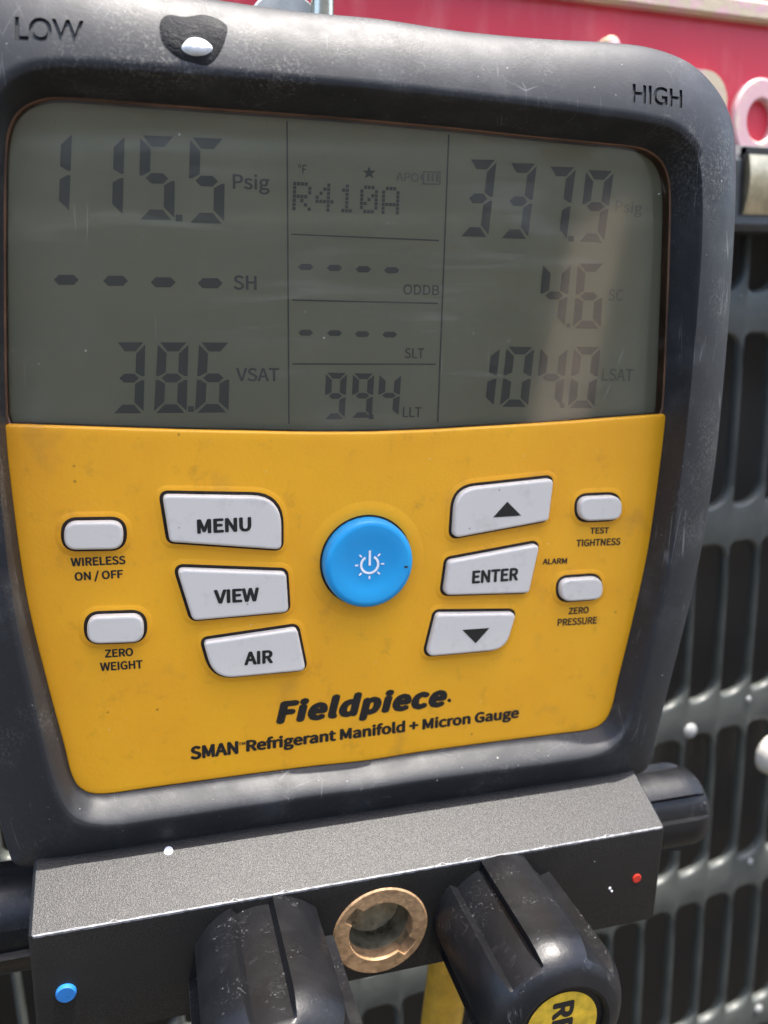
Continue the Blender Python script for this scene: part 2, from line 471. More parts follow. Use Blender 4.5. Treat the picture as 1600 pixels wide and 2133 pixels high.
# badge
badge = empty('badge'); badge.parent = unit
ZB0, ZB1 = .8380, .8860
bm_ = MB(); bm_.box(U((-.13, YU - .0032, ZB0)), U((.30, YU - .0004, ZB1)))
bm_.build('badge_plate', RED, badge, smooth=False)
def barprism(x0, x1, prof):                         # prof: [(y,z)] extruded in x
    m = MB(); m.rings([[U((x0, a, b)) for a, b in prof], [U((x1, a, b)) for a, b in prof]], cap0=True, cap1=True); return m
zb = W(1450, 29, YU - .006).z
barprism(-.13, .30, [(YU - .003, zb), (YU - .0055, zb), (YU - .0066, zb + .0010), (YU - .0066, zb + .0052), (YU - .0055, zb + .0064), (YU - .003, zb + .0064)]).build('badge_border', CREAM, badge, smooth=False)
YL = YU - .0058
def ring_letter(name, cx, cz, ro, ri, asp, mat, a0=0, a1=360):
    n = 48; m = MB(); rs = []
    prof = [(ro, YU - .0031), (ro, YL + .0007), (ro - .0006, YL), (ri + .0006, YL), (ri, YL + .0007), (ri, YU - .0031)]
    for r_, y_ in prof:
        rs.append([U((cx + r_ * math.cos(rad(a0 + (a1 - a0) * i / n)), y_, cz + asp * r_ * math.sin(rad(a0 + (a1 - a0) * i / n)))) for i in range(n)])
    m.rings(rs); return m.build(name, mat, badge)
o1 = W(1531, 232, YL); o2 = W(1581, 160, YL)
ro = .0112
ring_letter('badge_letter', o1.x + ro, o2.z - ro * 1.16, ro, ro - .0056, 1.16, PINK)
# shoulder letter left of it: arch with a stem
n1 = W(1514, 225, YL); n2 = W(1478, 146, YL)
def arch_letter(xr, zt, width, stroke, h, mat):
    m = MB(); out = []; inn = []
    r_ = width * .45; ri = r_ - stroke
    P = [(xr, zt - h), (xr, zt - r_)] + [(xr - r_ + r_ * math.cos(rad(a)), zt - r_ + r_ * math.sin(rad(a))) for a in range(10, 91, 10)] + [(xr - width, zt), (xr - width, zt - h)]
    Q = [(xr - stroke, zt - h), (xr - stroke, zt - r_)] + [(xr - r_ + ri * math.cos(rad(a)), zt - r_ + ri * math.sin(rad(a))) for a in range(10, 91, 10)] + [(xr - width + stroke, zt - stroke), (xr - width + stroke, zt - h)]
    rs = [[U((a, YU - .0031, b)) for a, b in P], [U((a, YL, b)) for a, b in P], [U((a, YL, b)) for a, b in Q], [U((a, YU - .0031, b)) for a, b in Q]]
    m.rings(rs, closed=False); return m.build('badge_letter', mat, badge, angle=40)
arch_letter(n1.x, n2.z, .020, .0056, .024, CREAM)
p0 = W(1278, 70, YL - .003)
m = MB(); rs = []
for y_, r_ in ((YU - .0031, .0029), (YL - .002, .0029), (YL - .0030, .0025), (YL - .0034, .0015)):
    rs.append([U((p0.x + r_ * math.cos(rad(i * 15)), y_, p0.z - .003 + r_ * math.sin(rad(i * 15)) - (.012 if 180 < i * 15 < 360 else 0))) for i in range(24)])
m.rings(rs, cap1=True); m.build('badge_letter', CREAM, badge)
# dark bar under the badge and its latch
YB = YU - .013
zt, zl = W(1560, 296, YB).z, W(1560, 480, YB).z
barprism(.02, .31, [(YU - .0005, zl), (YB + .002, zl), (YB, zl + .002), (YB, zt - .0055), (YB + .0012, zt - .0035), (YB + .0048, zt), (YU - .0005, zt)]).build('trim_bar', DARKBAR, unit, smooth=False)
a = W(1558, 322, YB - .001); b = W(1556, 446, YB - .001)
m = MB(); prof = []
for i in range(9):
    t = i / 8; prof.append((YB - .0006 - .0022 * math.sin(math.pi * (.15 + .85 * t)) , a.z + (b.z - a.z) * t))
prof = [(YB + .001, a.z)] + prof + [(YB + .001, b.z)]
barprism(a.x, a.x + .03, prof).build('latch_plate', LATCH, unit, angle=50)
m = MB()
m.box(U((a.x - .0012, YB - .0004, b.z - .0002)), U((a.x - .0001, YB + .001, a.z + .0024)))
m.box(U((a.x - .0012, YB - .0004, a.z + .0003)), U((a.x + .03, YB + .001, a.z + .0024)))
m.build('latch_recess', INK, unit, smooth=False)
# screw head, pale beads and a pale dome on the sheet
def head(px, py, rpx, name, mat, flat=.55, Y=YU):
    c_ = W(px, py, Y - .001); r_ = rpx / FPX * (c_ - CAMW).length
    m = MB(); rs = []
    for i in range(7):
        t = i / 6 * math.pi / 2
        rs.append([U((c_.x + r_ * math.cos(t) * math.cos(rad(a_)), Y - .0002 - r_ * flat * math.sin(t), c_.z + r_ * math.cos(t) * math.sin(rad(a_)))) for a_ in range(0, 360, 20)])
    m.rings(rs, cap1=True); return m.build(name, mat, unit)
head(1440, 1524, 15, 'screw_head', DULLZINC)
for q in ((1565, 1797, 6), (1562, 1458, 6), (1582, 2104, 8)):
    head(*q, 'pale_bead', DULLZINC)  # beads shaped for out-of-focus bright dots of droplets and debris
head(1612, 1570, 40, 'pale_dome', simple('pale_cream', (.55, .52, .46), .5), .9)

# ------------------------------------------------------------------ the gauge
gauge = empty('manifold_gauge', GMAT, label='digital refrigerant manifold gauge with yellow keypad in black rubber boot', category='manifold gauge')

ST = [  # stations of the boot's right half: face edge, rim ridge, outer outline (pixels)
 ((788, 250), (790, 184), (791, 42)), ((940, 264), (945, 200), (950, 66)), ((1100, 281), (1110, 219), (1120, 82)),
 ((1220, 293), (1235, 236), (1260, 90)), ((1310, 302), (1335, 250), (1350, 101)), ((1350, 311), (1400, 266), (1430, 133)),
 ((1380, 333), (1440, 298), (1484, 187)), ((1396, 368), (1459, 345), (1514, 250)), ((1400, 420), (1464, 420), (1523, 330)),
 ((1398, 520), (1462, 520), (1520, 480)), ((1392, 690), (1450, 690), (1507, 690)), ((1384, 850), (1435, 850), (1492, 870)),
 ((1370, 980), (1420, 985), (1476, 1010)), ((1345, 1150), (1395, 1165), (1444, 1195)), ((1312, 1300), (1362, 1320), (1408, 1345)),
 ((1285, 1410), (1335, 1440), (1375, 1475)), ((1271, 1470), (1312, 1510), (1352, 1570)), ((1255, 1500), (1285, 1550), (1337, 1603)),
 ((1225, 1516), (1240, 1575), (1290, 1616)), ((1150, 1526), (1150, 1590), (1170, 1632)), ((1000, 1545), (1000, 1610), (1000, 1658)),
 ((870, 1563), (868, 1628), (865, 1678)), ((763, 1580), (762, 1645), (760, 1694))]
Y0, Y3 = .0006, .0020
def rim(j): return -.0070 if j < 10 else (-.0070 + .0024 * min(1, (j - 10) / 7))     # rim stands prouder at the top
def half(i, y):
    h = [D(*s_[i], rim(j) if y is None else y) for j, s_ in enumerate(ST)]; h[0].x = 0; h[-1].x = 0; return h
def mirror(h): return h + [Vector((-p.x, p.y, p.z)) for p in reversed(h[1:-1])]
R0, R1, R3 = (crom(mirror(half(i, y)), 8, True) for i, y in ((0, Y0), (1, None), (2, Y3)))
def lerp(a, b, t): return [p + (q - p) * t for p, q in zip(a, b)]
rings = [[Vector((p.x, .004, p.z)) for p in R0]]
for s_ in (0, .12, .25, .4, .55, .7, .82, .92, 1):
    g_ = 1.25 * s_ - .25 * s_ ** 4
    rings.append([Vector((p.x, Y0 + (q.y - Y0) * g_, p.z)) for p, q in zip(lerp(R0, R1, s_), R1)])
for i in range(1, 15):
    th = i / 14 * math.pi / 2
    rings.append([Vector((p.x, q.y + (Y3 - q.y) * (.28 * math.sin(th) + .72 * (1 - math.cos(th))), p.z)) for p, q in zip(lerp(R1, R3, math.sin(th)), R1)])
for y_, k_ in ((.012, 1.0), (.028, .992), (.040, .975), (.044, .95)):
    rings.append([Vector((p.x * k_, y_, p.z * k_)) for p in R3])
bmB = MB(); bmB.rings(rings, cap1=True)
boot = bmB.build('rubber_boot', RUB, gauge, angle=60)
bvh = BVHTree.FromPolygons([v.co for v in boot.data.vertices], [tuple(p.vertices) for p in boot.data.polygons])
def hit(px, py):
    h, n, _, _ = bvh.ray_cast(CAML, rayL(px, py).normalized())
    if n.y > 0: n = -n
    return h, n
# sunk lettering
def engrave(s, pl, pr, pt, off):
    O, n0 = hit(*pl); P, n1 = hit(*pr); Q, n2 = hit(*pt)
    X = P - O; H = Q - O; nn = X.cross(H).normalized()
    if nn.y > 0: nn = -nn
    v, f = glyphs(s, off, 0, .5)
    x0 = min(p.x for p in v); x1 = max(p.x for p in v); y1 = max(p.y for p in v); z1 = max(p.z for p in v)
    vv = []
    for p in v:
        q = O + X * ((p.x - x0) / (x1 - x0)) + H * (p.y / y1)
        h, n_, _, _ = bvh.ray_cast(q + nn * .01, -nn)
        vv.append((h or q) + nn * (.0006 if p.z > 0 else -.0004))
    c_ = ob('cutter', vv, f, RUB, gauge, smooth=False)
    b_ = bmesh.new(); b_.from_mesh(c_.data); bmesh.ops.remove_doubles(b_, verts=b_.verts, dist=1e-7); bmesh.ops.recalc_face_normals(b_, faces=b_.faces); b_.to_mesh(c_.data); b_.free()
    return c_
cuts = [engrave('LOW', (32, 82), (176, 90), (31, 34), .02), engrave('HIGH', (1317, 212), (1421, 224), (1318, 174), .02)]
bpy.context.view_layer.update()
for c_ in cuts:
    md = boot.modifiers.new('b', 'BOOLEAN'); md.operation = 'DIFFERENCE'; md.object = c_; md.solver = 'EXACT'
me = bpy.data.meshes.new_from_object(boot.evaluated_get(bpy.context.evaluated_depsgraph_get()))
boot.modifiers.clear(); boot.data = me
me.shade_smooth(); me.set_sharp_from_angle(angle=rad(72))
for c_ in cuts: bpy.data.objects.remove(c_)
# black patch with a white dab on the boot's top rim
def decal(outline, name, mat, parent, lift, steps=5, edge=-.00004):
    cx = sum(p[0] for p in outline) / len(outline); cy = sum(p[1] for p in outline) / len(outline)
    rs = []
    for i in range(steps + 1):
        t = 1 - i / (steps + .3)
        ring = []
        for (a_, b_) in outline:
            h, n = hit(cx + (a_ - cx) * t, cy + (b_ - cy) * t)
            ring.append(h + n * (edge + lift * math.sqrt(max(0, 1 - t * t))))
        rs.append(ring)
    m = MB(); m.rings(rs, cap1=True); return m.build(name, mat, parent, angle=80)
def smooth2(pts, sub=4): return [(p.x, p.y) for p in crom([Vector((a_, b_, 0)) for a_, b_ in pts], sub, True)]
decal(smooth2([(331, 50), (348, 30), (385, 34), (430, 30), (474, 52), (468, 92), (452, 122), (432, 138), (400, 132), (372, 122), (338, 92)]), 'dark_patch', BLKPATCH, boot, .0006)
decal(smooth2([(374, 102), (388, 84), (412, 81), (438, 92), (446, 106), (430, 119), (405, 121), (384, 114)]), 'white_dab', PAINTW, boot, .0013)

# display window
LB = [D(*p, 0) for p in ((1383, 866), (1290, 873), (1200, 880), (1100, 887), (1000, 893), (900, 899), (765, 904))]
LB[-1].x = 0
nR = 11 * 8 + 1
topR = [Vector((p.x, 0, p.z)) for p in R0[:nR]]
topR = [p for p in topR if p.z > LB[0].z + .0002]
botc = crom(LB, 6)
hw = topR + botc
win = hw[:-1] + [Vector((0, 0, hw[-1].z))] + [Vector((-p.x, 0, p.z)) for p in reversed(hw[1:-1])]
YW = .0011
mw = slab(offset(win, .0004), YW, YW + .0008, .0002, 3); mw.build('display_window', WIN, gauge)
YLCD = .0034
disp = MB(); disp.add(at(offset(win, .0012), YLCD), [tuple(range(len(win)))])
display = disp.build('display', LCD, gauge, smooth=False)
# brown moulded edge round the window
inner = offset(win, -.0009); mid = offset(win, -.0001)
m = MB(); m.rings([at(offset(win, -.00035), YLCD - .0001), at(offset(win, -.00035), YW - .00005), at(offset(win, -.0001), YW - .00022), at(offset(win, .0003), YW - .0002)])
m.build('window_edge', TRIM, gauge, angle=60)

# face panel
botR = [Vector((p.x, 0, p.z)) for p in R0[:23 * 8 - 7] if p.z < LB[0].z - .0002]
botR[-1].x = 0
pr_ = list(reversed(botc)) + botR          # axis top -> right end -> down -> axis bottom
pan = pr_ + [Vector((-p.x, 0, p.z)) for p in reversed(pr_[1:-1])]
pan[0].x = 0
pan = offset(pan, .0003)
panel = slab(pan, 0, .004, .0005, 4).build('face_panel', YEL, gauge)

# ---- LCD contents
YS = YLCD - .00012
def poly(pts, mat, name, parent=None, y=YS):
    m = MB()
    for q in pts: m.add([Vector((p.x, y, p.z)) for p in q], [tuple(range(len(q)))])
    return m.build(name, mat, parent or display, smooth=False)
SEG = {'0': 'abcdef', '1': 'bc', '2': 'abged', '3': 'abgcd', '4': 'fgbc', '5': 'afgcd', '6': 'afgecd', '7': 'abc', '8': 'abcdefg', '9': 'abcdfg'}
def segpoly(s_, th, tv, g_):
    h = .5
    return {'a': [(g_ * 1.6, 1), (1 - g_ * 1.6, 1), (1 - th - g_ * .4, 1 - tv), (th + g_ * .4, 1 - tv)],
            'd': [(g_ * 1.6, 0), (1 - g_ * 1.6, 0), (1 - th - g_ * .4, tv), (th + g_ * .4, tv)],
            'g': [(th * .45 + g_, h), (th + g_ * .8, h + tv / 2), (1 - th - g_ * .8, h + tv / 2), (1 - th * .45 - g_, h), (1 - th - g_ * .8, h - tv / 2), (th + g_ * .8, h - tv / 2)],
            'f': [(0, 1 - g_ * .7), (th, 1 - tv - g_ * .7), (th, h + tv / 2 + g_ * .4), (th * .3, h + g_ * .6), (0, h + g_ * .6)],
            'b': [(1, 1 - g_ * .7), (1 - th, 1 - tv - g_ * .7), (1 - th, h + tv / 2 + g_ * .4), (1 - th * .3, h + g_ * .6), (1, h + g_ * .6)],
            'e': [(0, g_ * .7), (th, tv + g_ * .7), (th, h - tv / 2 - g_ * .4), (th * .3, h - g_ * .6), (0, h - g_ * .6)],
            'c': [(1, g_ * .7), (1 - th, tv + g_ * .7), (1 - th, h - tv / 2 - g_ * .4), (1 - th * .3, h - g_ * .6), (1, h - g_ * .6)]}[s_]
def digits(txt, first, last, dots=(), dotr=.006, th=.30, tv=.125, g_=.045, mat=LCDINK):
    A = [D(*p, YS) for p in first]; B = [D(*p, YS) for p in last]; n = len(txt); out = []
    for i, ch in enumerate(txt):
        t = i / max(1, n - 1); Q = [a_ + (b_ - a_) * t for a_, b_ in zip(A, B)]
        for s_ in SEG[ch]:
            out.append([(Q[2] + (Q[3] - Q[2]) * x) * (1 - z) + (Q[0] + (Q[1] - Q[0]) * x) * z for x, z in segpoly(s_, th, tv, g_)])
    for (a_, b_, r_) in dots:
        out.append([D(a_ - r_, b_ - r_, YS), D(a_ + r_, b_ - r_, YS), D(a_ + r_, b_ + r_, YS), D(a_ - r_, b_ + r_, YS)])
    return poly(out, mat, 'reading')
digits('1155', ((76, 273), (150, 275), (69, 442), (144, 444)), ((396, 286), (469, 289), (391, 464), (467, 466)), [(373, 454, 7)])
digits('386', ((241, 713), (303, 713), (233, 861), (299, 861)), ((415, 713), (480, 714), (406, 860), (476, 859)), [(398, 852, 6)])
digits('994', ((679, 776), (723, 777), (675, 873), (718, 873)), ((791, 779), (836, 780), (785, 868), (830, 867)), [(773, 868, 5)])
digits('3379', ((977, 332), (1035, 333), (957, 492), (1017, 494)), ((1222, 354), (1279, 356), (1203, 503), (1258, 506)), [(1190, 497, 6)])
digits('46', ((1132, 548), (1190, 549), (1119, 681), (1176, 682)), ((1204, 549), (1260, 549), (1193, 684), (1251, 685)), [(1184, 678, 4)])
digits('1040', ((983, 722), (1042, 723), (968, 846), (1028, 847)), ((1196, 722), (1251, 723), (1183, 850), (1238, 850)), [(1171, 845, 5)])
def dashes(cs, w, h):
    out = []
    for cx, cy in cs:
        out.append([D(cx + a_ * w / 2, cy + b_ * h / 2, YS) for a_, b_ in ((-1, 0), (-.6, -1), (.6, -1), (1, 0), (.6, 1), (-.6, 1))])
    return poly(out, LCDINK, 'reading')
dashes([(138, 583), (241, 585), (340, 588), (438, 590)], 52, 21)
dashes([(637, 556), (697, 558), (757, 561), (816, 563)], 32, 13)
dashes([(637, 693), (697, 694), (755, 696), (812, 697)], 31, 12)
def line(a_, b_, w):
    d = Vector((b_[0] - a_[0], b_[1] - a_[1])).normalized(); nx, ny = -d.y * w / 2, d.x * w / 2
    return [D(a_[0] + nx, a_[1] + ny, YS), D(b_[0] + nx, b_[1] + ny, YS), D(b_[0] - nx, b_[1] - ny, YS), D(a_[0] - nx, a_[1] - ny, YS)]
for a_, b_, w in (((598, 252), (602, 883), 3.2), ((935, 280), (912, 880), 3.2), ((607, 488), (915, 501), 3), ((609, 625), (912, 632), 3), ((609, 758), (908, 759), 3)):
    poly([line(a_, b_, w)], LCDINK, 'divider_line')
FONT57 = {'R': '11110 10001 10001 11110 10100 10010 10001', '4': '00010 00110 01010 10010 11111 00010 00010', '1': '00100 01100 00100 00100 00100 00100 01110',
          '0': '01110 10001 10011 10101 11001 10001 01110', 'A': '01110 10001 10001 10001 11111 10001 10001'}
Q = [D(*p, YS) for p in ((611, 377), (834, 389), (609, 438), (832, 447))]
out = []
tw = 5 * 5 + 4 * 1.0
for i, ch in enumerate('R410A'):
    for r, row in enumerate(FONT57[ch].split()):
        for c_, bit in enumerate(row):
            if bit == '1':
                x0 = (i * 6.0 + c_) / tw; z0 = 1 - (r + 1) / 7; dx, dz = .84 / tw, .84 / 7
                out.append([(Q[2] + (Q[3] - Q[2]) * x) * (1 - z) + (Q[0] + (Q[1] - Q[0]) * x) * z for x, z in ((x0, z0), (x0 + dx, z0), (x0 + dx, z0 + dz), (x0, z0 + dz))])
poly(out, LCDINK, 'dot_matrix_text')
def lt(s_, a_, b_, c_, mat=LCDINK, off=.005): text(s_, a_, b_, c_, YS, mat, display, 'unit_text', off)
lt('Psig', (485, 393), (562, 396), (485, 361), off=.008); lt('SH', (487, 603), (535, 604), (487, 573), off=.008); lt('VSAT', (492, 794), (582, 794), (492, 766), off=.008)
lt('°F', (621, 361), (639, 362), (622, 342)); lt('APO', (825, 376), (872, 379), (826, 358), LCDDIM, .004)
lt('ODDB', (840, 613), (915, 615), (841, 592)); lt('SLT', (843, 746), (883, 746), (843, 725)); lt('LLT', (839, 869), (878, 869), (840, 848))
lt('Psig', (1281, 440), (1337, 446), (1284, 416), LCDDIM); lt('SC', (1266, 626), (1297, 627), (1268, 602), LCDDIM, .008); lt('LSAT', (1253, 793), (1318, 794), (1256, 767), LCDDIM)
poly([[D(769 + (14 if i % 2 == 0 else 6) * math.sin(i * math.pi / 5), 360 - (14 if i % 2 == 0 else 6) * math.cos(i * math.pi / 5), YS) for i in range(10)]], LCDINK, 'star_symbol')
def rct(x0, y0, x1, y1, sl=.04): return [D(x0, y0, YS), D(x1, y0 + (x1 - x0) * sl, YS), D(x1, y1 + (x1 - x0) * sl, YS), D(x0, y1, YS)]
poly([rct(881, 356, 918, 359), rct(880, 381, 917, 384), rct(915, 357, 918, 383), rct(881, 356, 884, 382), rct(876, 364, 881, 374), rct(890, 361, 895, 378), rct(899, 361, 904, 378), rct(908, 362, 913, 379)], LCDDIM, 'battery_symbol')

# ---- keypad
YBT = -.0016
def button(name, corners, mat=BTN, ytop=YBT, bev=.0005):
    o_ = roundpoly(corners, ytop)
    b_ = slab(o_, ytop, .0002, bev, 5).build(name, mat, gauge)
    gp = offset(o_, .00060)
    m = MB(); m.rings([at(offset(o_, -.0003), -.00012), at(gp, -.00012)]); m.build('button_gap', GROOVE, b_, smooth=False)
    # pressed-up lip of the overlay round the opening
    m = MB(); m.rings([at(offset(o_, d_), y_) for d_, y_ in ((.00058, -.00010), (.00066, -.00014), (.00080, -.00015), (.0012, -.00009), (.0017, .00003))])
    m.build('overlay_lip', YEL, b_, angle=80)
    return b_
bM = button('menu_button', [(338, 1032, 12), (587, 1036, 62), (587, 1146, 12), (354, 1130, 12)])
bV = button('view_button', [(368, 1186, 12), (597, 1194, 12), (602, 1276, 12), (402, 1294, 14)])
bA = button('air_button', [(424, 1339, 10), (620, 1310, 12), (638, 1398, 12), (446, 1416, 52)])
bU = button('up_button', [(952, 1020, 52), (1155, 998, 10), (1144, 1085, 10), (945, 1122, 12)])
bE = button('enter_button', [(936, 1170, 12), (1126, 1134, 10), (1103, 1236, 10), (926, 1241, 12)])
bD = button('down_button', [(912, 1280, 12), (1077, 1278, 10), (1054, 1354, 48), (890, 1369, 12)])
def pill(name, x0, x1, y0, y1, sl):
    r_ = (y1 - y0) * .47
    return button(name, [(x0, y0 + sl, r_), (x1, y0 - sl, r_), (x1, y1 - sl, r_), (x0, y1 + sl, r_)], bev=.0005)
pill('wireless_button', 133, 257, 1088, 1146, 1); pill('zero_weight_button', 181, 300, 1284, 1341, 2)
pill('tightness_button', 1209, 1297, 1035, 1085, 2); pill('zero_pressure_button', 1170, 1257, 1206, 1252, 3)
YT = YBT - .00006
text('MENU', (411, 1112), (524, 1106), (411, 1082), YT, INK, bM, off=.018)
text('VIEW', (446, 1258), (540, 1252), (446, 1229), YT, INK, bV, off=.018)
text('AIR', (509, 1386), (569, 1381), (509, 1358), YT, INK, bA, off=.018)
text('ENTER', (983, 1216), (1079, 1209), (983, 1189), YT, INK, bE, off=.018)
def tri(pts, parent): ob('arrow_mark', [D(*p, YT) for p in pts], [(0, 1, 2)], INK, parent, smooth=False)
tri([(1027, 1078), (1086, 1074), (1057, 1045)], bU); tri([(963, 1312), (1020, 1308), (991, 1340)], bD)
YP = -.00006
for s_, a_, b_, c_ in (('WIRELESS', (148, 1180), (262, 1175), (148, 1162)), ('ON / OFF', (156, 1210), (257, 1204), (156, 1191)),
                       ('ZERO', (219, 1370), (278, 1366), (219, 1353)), ('WEIGHT', (209, 1398), (298, 1392), (209, 1380)),
                       ('TEST', (1229, 1112), (1268, 1111), (1229, 1099)), ('TIGHTNESS', (1200, 1139), (1292, 1135), (1200, 1124)),
                       ('ALARM', (1130, 1176), (1181, 1174), (1130, 1164)), ('ZERO', (1184, 1280), (1226, 1277), (1184, 1266)),
                       ('PRESSURE', (1161, 1304), (1243, 1299), (1161, 1289))):
    text(s_, a_, b_, c_, YP, INK, panel, off=.014)
text('Fieldpiece', (575, 1509), (931, 1471), (582, 1458), YP, INK, panel, 'brand_lettering', off=.031, shear=.20, spacing=1.06)
text('SMAN', (397, 1583), (497, 1570), (397, 1555), YP, INK, panel, 'caption_lettering', off=.02)
text('Refrigerant Manifold + Micron Gauge', (513, 1566), (1081, 1495), (513, 1540), YP, INK, panel, 'caption_lettering', off=.02)
text('TM', (497, 1553), (511, 1551), (497, 1547), YP, INK, panel, 'caption_lettering', off=.012)
m = MB(); m.add([D(936 + 4 * math.cos(i), 1459 + 4 * math.sin(i), YP) for i in [q * math.pi / 5 for q in range(10)]], [tuple(range(10))]); m.build('registered_mark', INK, panel, smooth=False)

# power button
YPW = -.0030
pc = D(771, 1177, YPW); pr1 = (D(866, 1177, YPW) - D(678, 1177, YPW)).length / 2 * .98
def circ(c_, r_, y_, n=64): return [Vector((c_.x + r_ * math.cos(2 * math.pi * i / n), y_, c_.z + r_ * math.sin(2 * math.pi * i / n))) for i in range(n)]
m = MB(); m.rings([circ(pc, pr1, .0002), circ(pc, pr1, YPW + .0010), circ(pc, pr1 * .985, YPW + .0005), circ(pc, pr1 * .94, YPW + .0001), circ(pc, pr1 * .86, YPW), circ(pc, pr1 * .6, YPW + .0003), circ(pc, pr1 * .3, YPW + .0004)], cap1=True)
pb = m.build('power_button', BLUE, gauge, angle=70)
m = MB(); m.rings([circ(pc, pr1 - .0003, -.00012), circ(pc, pr1 + .0004, -.00012)]); m.build('button_gap', GROOVE, pb, smooth=False)
m = MB(); m.rings([circ(pc, pr1 + .0004, -.0001), circ(pc, pr1 + .0006, -.00013), circ(pc, pr1 + .0012, -.00016), circ(pc, pr1 + .0022, -.00012), circ(pc, pr1 + .0034, .00005)]); m.build('overlay_lip', YEL, pb, angle=80)
YI = YPW + .00028
sc_ = pr1 / 94
icon = MB()
def arcq(r0, r1, a0, a1, n):
    for i in range(n):
        A, B = rad(a0 + (a1 - a0) * i / n), rad(a0 + (a1 - a0) * (i + 1) / n)
        icon.add([Vector((pc.x + r_ * sc_ * math.cos(t), YI, pc.z + r_ * sc_ * math.sin(t))) for r_, t in ((r0, A), (r1, A), (r1, B), (r0, B))], [(0, 1, 2, 3)])
arcq(15.5, 20.5, 120, 420, 30)
def ray(a_, r0, r1, w):
    c0, s0 = math.cos(rad(a_)), math.sin(rad(a_))
    icon.add([Vector((pc.x + sc_ * (r_ * c0 - q * s0), YI, pc.z + sc_ * (r_ * s0 + q * c0))) for r_, q in ((r0, -w), (r1, -w), (r1, w), (r0, w))], [(0, 1, 2, 3)])
ray(90, -2, 30, 2.4)
for a_ in (0, 45, 135, 180, 225, 270, 315): ray(a_, 24, 31, 1.7)
icon.build('power_symbol', WHITE_INK, pb, smooth=False)
q_ = D(846, 1181, YPW)
m = MB(); m.add([Vector((q_.x + .0004 * (1 + .3 * math.sin(3 * t)) * math.cos(t), YPW - .00004, q_.z + .0003 * (1 + .3 * math.cos(2 * t)) * math.sin(t))) for t in [i * math.pi / 8 for i in range(16)]], [tuple(range(16))]); m.build('dirt_spot', GROOVE, pb, smooth=False)

# ---- manifold block: extruded profile with a convex sloping top
HB, YF = .0633, -.0150
def slope_z(y_): return -.0621 - .0065 * (max(0, (-.001 - y_) / .014) ** 1.06)
prof = [(-.0009, -.0656)]
for i in range(0, 9):
    y_ = -.001 + (YF + .001) * i / 8; prof.append((y_, slope_z(y_)))
ztop = prof[-1][1]
prof += [(YF - .0001, ztop - .0004), (YF, -.0917), (YF + .0006, -.0922), (.030, -.0922), (.030, -.0656)]
m = MB(); rs = []
HL = HB + .0014
for x_, k_ in ((-HL, .0005), (-HL + .0004, .0001), (-HL + .0006, 0), (HB - .0006, 0), (HB - .0004, .0001), (HB, .0005)):
    cy_, cz_ = .01, -.08
    rs.append([Vector((x_, y_ + (cy_ - y_) * k_ / .02, z_ + (cz_ - z_) * k_ / .015)) for y_, z_ in prof])
m.rings(rs, cap0=True, cap1=True)
block = m.build('manifold_block', ALU, gauge, angle=30)
sp = D(793, 1938, YF); sro = (D(890, 1938, YF) - D(697, 1938, YF)).length / 2; sri = sro * .66
m = MB(); m.rings([[Vector((sp.x + sro * .9 * math.cos(rad(q * 6)), y_, sp.z + sro * .9 * math.sin(rad(q * 6)))) for q in range(60)] for y_ in (YF - .01, .002)], cap0=True, cap1=True)
hole = m.build('cutter', ALU, gauge)
bpy.context.view_layer.update()
md = block.modifiers.new('b', 'BOOLEAN'); md.object = hole; md.solver = 'EXACT'
me = bpy.data.meshes.new_from_object(block.evaluated_get(bpy.context.evaluated_depsgraph_get()))
block.modifiers.clear(); block.data = me; bpy.data.objects.remove(hole)
me.shade_smooth(); me.set_sharp_from_angle(angle=rad(25))
def pin(px, py, rpx, name, mat, h):
    c_ = D(px, py, YF); r_ = rpx / FPX * .135
    m = MB(); m.rings([circ(c_, r_, YF + .0005, 24), circ(c_, r_, YF - h * .6, 24), circ(c_, r_ * .85, YF - h, 24)], cap1=True); return m.build(name, mat, block)
# worn bright line where the block's top meets its front
BARE = simple('bare_aluminium', (.22, .22, .225), .6, .2, .5, 900)
m = MB(); N = 160; up_ = []; mid_ = []; dn_ = []
for i in range(N + 1):
    x_ = -HL + .0008 + (HL + HB - .0016) * i / N; a_ = random.uniform(.00003, .00015) if random.random() < .95 else .0004; b_ = random.uniform(.00002, .00016)
    up_.append(Vector((x_, YF + a_ * 1.2, ztop + a_ * .50 + .00004))); mid_.append(Vector((x_, YF - .00012, ztop - .0001))); dn_.append(Vector((x_, YF - .00010, ztop - .0004 - b_)))
m.rings([up_, mid_, dn_], closed=False); m.build('worn_edge', BARE, block)
c_ = D(352, 1788, -.0042); n_ = Vector((0, -.39, .92)); sx = Vector((1, 0, 0)); sy = n_.cross(sx)
zc_ = slope_z(-.0042)
m = MB(); m.rings([[Vector((c_.x, -.0042, zc_)) + n_ * h_ + (sx * math.cos(rad(q * 30)) + sy * math.sin(rad(q * 30)) * 1.1) * r_ for q in range(12)] for r_, h_ in ((.00085, .00002), (.0006, .00015))], cap1=True); m.build('paint_fleck', PAINTW, block)
pin(1270, 1850, 4, 'paint_fleck', PAINTW, .0002); pin(1274, 1856, 3, 'paint_fleck', PAINTW, .0002)
pin(138, 2066, 23, 'blue_marker', BLUEP, .0008)
pin(1326, 1829, 13.5, 'red_marker', REDP, .0003)

